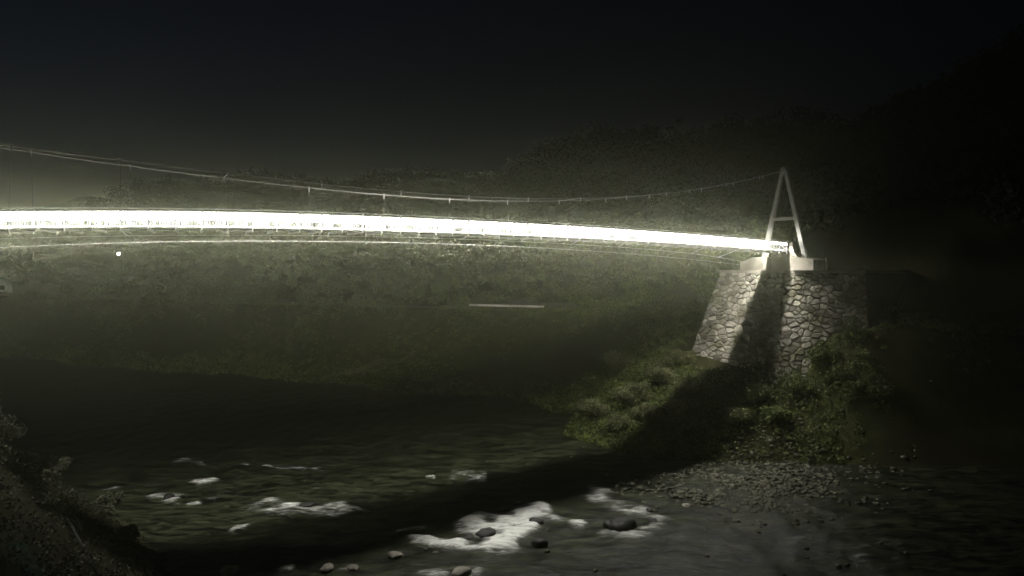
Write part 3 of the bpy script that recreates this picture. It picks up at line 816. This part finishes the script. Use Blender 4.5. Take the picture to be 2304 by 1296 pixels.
# cobbles of the gravel bar
def cobbles():
    import bmesh
    bm0 = bmesh.new(); bmesh.ops.create_icosphere(bm0, subdivisions=1, radius=1.0)
    base = np.array([v_.co[:] for v_ in bm0.verts]); tri = np.array([[q.index for q in f_.verts] for f_ in bm0.faces]); bm0.free()
    V = []; T = []; Fc = []; n = 0
    while n < 2600:
        px = random.gauss(1690, 120); py = random.gauss(1085, 40)
        if py < 985: continue
        if random.random() < .012: px = random.uniform(850, 2050); py = random.uniform(1130, 1330)
        X, Y = on_river(px, py)
        z = max(ground_at(X, Y), ZR)
        r = random.uniform(.09, .22) * (1.5 if random.random() < .1 else 1)
        p = base * (1 + rng.uniform(-.18, .18, base.shape)) * np.array([r * random.uniform(.9, 1.4), r, r * .6])
        a = random.uniform(0, 2 * PI); ca, sa = math.cos(a), math.sin(a)
        p = p @ np.array([[ca, sa, 0], [-sa, ca, 0], [0, 0, 1]])
        V.append(p + np.array([X, Y, z + .03])); Fc.append(tri + n * len(base)); T.append(np.full(len(base), random.uniform(.5, 1.5))); n += 1
    return np.concatenate(V), np.concatenate(Fc), np.concatenate(T)
v, f, t = cobbles()
tag(mesh_obj('cobbles', v, f, M['cobble'], attrs={'tint': t}), 'cobbles of the gravel bar beside the river', 'cobbles', kind='stuff')

# ------------------------------------------------------------------ small things on the far terrace
# pale guard rail by the road
wl = empty('guard_rail'); tag(wl, 'pale guard rail along the far road under the span', 'guard rail')
A = at_depth(1056, 686, 112); B = at_depth(1224, 690, 109)
wa = MB(); wa.bar(A, B, .05, .3); wa.build('beam', M['concrete'], wl)
for k in range(7):
    p = A.lerp(B, .04 + .92 * k / 6); n_ = (B - A).cross(Vector((0, 0, 1))).normalized() * .09
    if n_.y < 0: n_ = -n_
    wa = MB(); wa.bar(p + n_ + Vector((0, 0, .12)), Vector((p.x, p.y, ground_at(p.x, p.y) - .3)) + n_, .1, .1); wa.build('post', M['pipe'], wl)
# pale footpath climbing the far bank
pv_ = []; pf_ = []
for k in range(25):
    q = ray_ground(690 + 245 * k / 24, 864 - 60 * k / 24 + 5 * math.sin(k * .7))
    for dd in (-.5, 0, .5): pv_.append((q.x + dd * .3, q.y + dd, ground_at(q.x + dd * .3, q.y + dd) + .32))
for k in range(24):
    for j in range(2): pf_.append((k * 3 + j, k * 3 + j + 1, k * 3 + j + 4, k * 3 + j + 3))
tag(mesh_obj('path', pv_, pf_, M['cobble_path'], smooth=True), kind='structure')
# street lamp
lp = at_depth(267, 571, 150); lz = ground_at(lp.x, lp.y)
lamp = empty('street_lamp'); lamp.location = (lp.x, lp.y, lp.z * .15); lamp.scale = (.85, .85, .85); tag(lamp, 'small lit street lamp on the dark far hillside below the span', 'street lamp')
pb = MB(); pb.tube([(0.5, .3, (lz - .3 - .15 * lp.z) / .85), (0.5, .3, lp.z - .2), (.4, .25, lp.z + .25), (0.0, 0, lp.z + .3)], .05, 6, .04); pb.build('pole', M['pipe'], lamp)
hb = MB(); hb.poly_prism([(-.28, -.2, lp.z + .42), (.28, -.2, lp.z + .42), (.28, .2, lp.z + .42), (-.28, .2, lp.z + .42)], [(-.32, -.24, lp.z + .3), (.32, -.24, lp.z + .3), (.32, .24, lp.z + .3), (-.32, .24, lp.z + .3)]); hb.build('lamp_hood', M['pipe'], lamp)
hb = MB(); hb.poly_prism([(-.28, -.22, lp.z + .295), (.28, -.22, lp.z + .295), (.28, .22, lp.z + .295), (-.28, .22, lp.z + .295)], [(-.22, -.18, lp.z - .35), (.16, -.18, lp.z - .35), (.16, .18, lp.z - .35), (-.22, .18, lp.z - .35)]); hb.build('lantern', M['lamp'], lamp)
# white van cut by the left edge
vp = at_depth(-15, 665, 160); vz = ground_at(vp.x, vp.y)
van = empty('parked_van'); van.location = (vp.x, vp.y, vp.z); van.rotation_euler = (0, 0, 0.15); van.scale = (1.2, 1.2, 1.2); tag(van, 'white parked van cut by the left edge', 'van')
prof = [(-3.2, .45), (2.6, .45), (2.75, 1.0), (2.7, 1.9), (2.3, 2.75), (1.6, 2.95), (-2.4, 2.95), (-2.9, 2.6), (-3.25, 1.4)]
vb = MB(); vb.poly_prism([(x_, -.95, z_) for x_, z_ in prof], [(x_, .95, z_) for x_, z_ in prof]); o = vb.build('body', M['white_paint'], van)
bv = o.modifiers.new('edges', 'BEVEL'); bv.width = .12; bv.segments = 3; bv.limit_method = 'ANGLE'
vb = MB(); vb.bar((-1.9, -.957, 1.45), (2.35, -.957, 1.45), .02, .72); vb.build('window', M['dark_glass'], van)
vb = MB(); vb.bar((2.5, -.98, .62), (2.5, .98, .62), .62, .22); vb.build('bumper', M['white_paint'], van)
for wx_ in (-2.1, 1.7):
    for wy_ in (-.86, .86):
        vb = MB(); vb.tube([(wx_, wy_ - .11, .36), (wx_, wy_ + .11, .36)], .36, 18); vb.build('wheel', M['rubber'], van)
pad = MB(); pad.poly_prism([(vp.x + a, vp.y + b, vp.z - 2.6) for a, b in ((-7, -3), (5, -3), (5, 4), (-7, 4))], [(vp.x + a, vp.y + b, vp.z) for a, b in ((-7, -3), (5, -3), (5, 4), (-7, 4))])
tag(pad.build('parking_platform', M['ground']), kind='structure')
# thin post with a white reflector by the right pedestal
pp = empty('marker_post'); tag(pp, 'thin marker post with a white reflector beside the right pedestal', 'post')
pb = MB(); pb.tube([TW(4.35, .4, ZC), TW(4.35, .4, 2.3)], .02, 6); pb.build('pole', M['pipe'], pp)
pb = MB(); pb.bar(TW(4.55, .3, .75), TW(4.55, .3, 1.15), .16, .04, up=TRV); pb.bar(TW(4.36, .3, .95), TW(4.52, .3, .95), .03, .03); pb.build('reflector', M['white_paint'], pp)

# near bank: pipe and a faded green board in the corner
q0 = ray_ground(152, 1180); q1 = ray_ground(222, 1310)
pb = MB(); pb.tube([q0 + Vector((0, 0, .25)), q1 + Vector((0, 0, .25))], .06, 8)
tag(pb.build('pipe', M['pipe'], smooth=True), 'thin dark pipe running down the near bank in the lower left corner', 'pipe')
q0 = ray_ground(35, 1240); q1 = ray_ground(75, 1330)
n_ = (q1 - q0).cross(Vector((0, 0, 1))).normalized()
pb = MB(); pb.poly_prism([q0 + n_ * .25 + Vector((0, 0, .1)), q0 - n_ * .25 + Vector((0, 0, .1)), q0 - n_ * .25 + Vector((0, 0, .2)), q0 + n_ * .25 + Vector((0, 0, .2))],
                         [q1 + n_ * .35 + Vector((0, 0, .1)), q1 - n_ * .35 + Vector((0, 0, .1)), q1 - n_ * .35 + Vector((0, 0, .2)), q1 + n_ * .35 + Vector((0, 0, .2))])
tag(pb.build('board', M['green_paint']), 'faded green board lying on the near bank in the lower left corner', 'board')

# ------------------------------------------------------------------ air
HAZE, ANISO = 0.00065, 0.92
hz = MB()
x0, x1, y0, y1, z0, z1 = -900, 900, -420, 1100, -90, 75
hz.poly_prism([(x0, y0, z0), (x1, y0, z0), (x1, y1, z0), (x0, y1, z0)], [(x0, y0, z1), (x1, y0, z1), (x1, y1, z1), (x0, y1, z1)])
hm = bpy.data.materials.new('night_haze'); hm.use_nodes = True; nt = hm.node_tree; nt.nodes.clear()
pv = nt.nodes.new('ShaderNodeVolumePrincipled'); pv.inputs['Density'].default_value = HAZE; pv.inputs['Color'].default_value = (0.86, 0.93, 0.48, 1); pv.inputs['Anisotropy'].default_value = ANISO
om = nt.nodes.new('ShaderNodeOutputMaterial'); fw = nt.nodes.new('ShaderNodeVolumeScatter'); fw.inputs['Density'].default_value = 0.0011; fw.inputs['Anisotropy'].default_value = 0.975; fw.inputs['Color'].default_value = (0.92, 0.96, 0.76, 1)
ad = nt.nodes.new('ShaderNodeAddShader'); nt.links.new(pv.outputs[0], ad.inputs[0]); nt.links.new(fw.outputs[0], ad.inputs[1]); nt.links.new(ad.outputs[0], om.inputs['Volume'])
haze = hz.build('haze', hm); tag(haze, kind='stuff')

# ------------------------------------------------------------------ night sky
w = bpy.data.worlds.new('World'); scene.world = w; w.use_nodes = True
nt = w.node_tree; bg = nt.nodes['Background']
sky = nt.nodes.new('ShaderNodeTexSky'); sky.sky_type = 'NISHITA'; sky.sun_disc = False
sky.sun_elevation = math.radians(-4); sky.sun_rotation = math.radians(-60); sky.air_density = 1; sky.dust_density = 0.5
mt = nt.nodes.new('ShaderNodeMix'); mt.data_type = 'RGBA'; mt.blend_type = 'MULTIPLY'; mt.inputs['Factor'].default_value = 1; mt.inputs['B'].default_value = (0.62, 0.85, 1.35, 1)
nt.links.new(sky.outputs['Color'], mt.inputs['A']); nt.links.new(mt.outputs['Result'], bg.inputs['Color']); bg.inputs['Strength'].default_value = 0.06

scene.render.engine = 'CYCLES'
cy = scene.cycles
cy.max_bounces = 5; cy.diffuse_bounces = 3; cy.glossy_bounces = 2; cy.transmission_bounces = 1; cy.volume_bounces = 0
cy.use_denoising = True; cy.denoiser = 'OPENIMAGEDENOISE'; cy.denoising_prefilter = 'ACCURATE'
cy.use_adaptive_sampling = False; cy.sample_clamp_direct = 80.0
cy.sample_clamp_indirect = 2.0
cy.caustics_reflective = False; cy.caustics_refractive = False
vs = scene.view_settings
vs.view_transform = 'Standard'; vs.look = 'None'; vs.exposure = 0.0; vs.gamma = 1.0
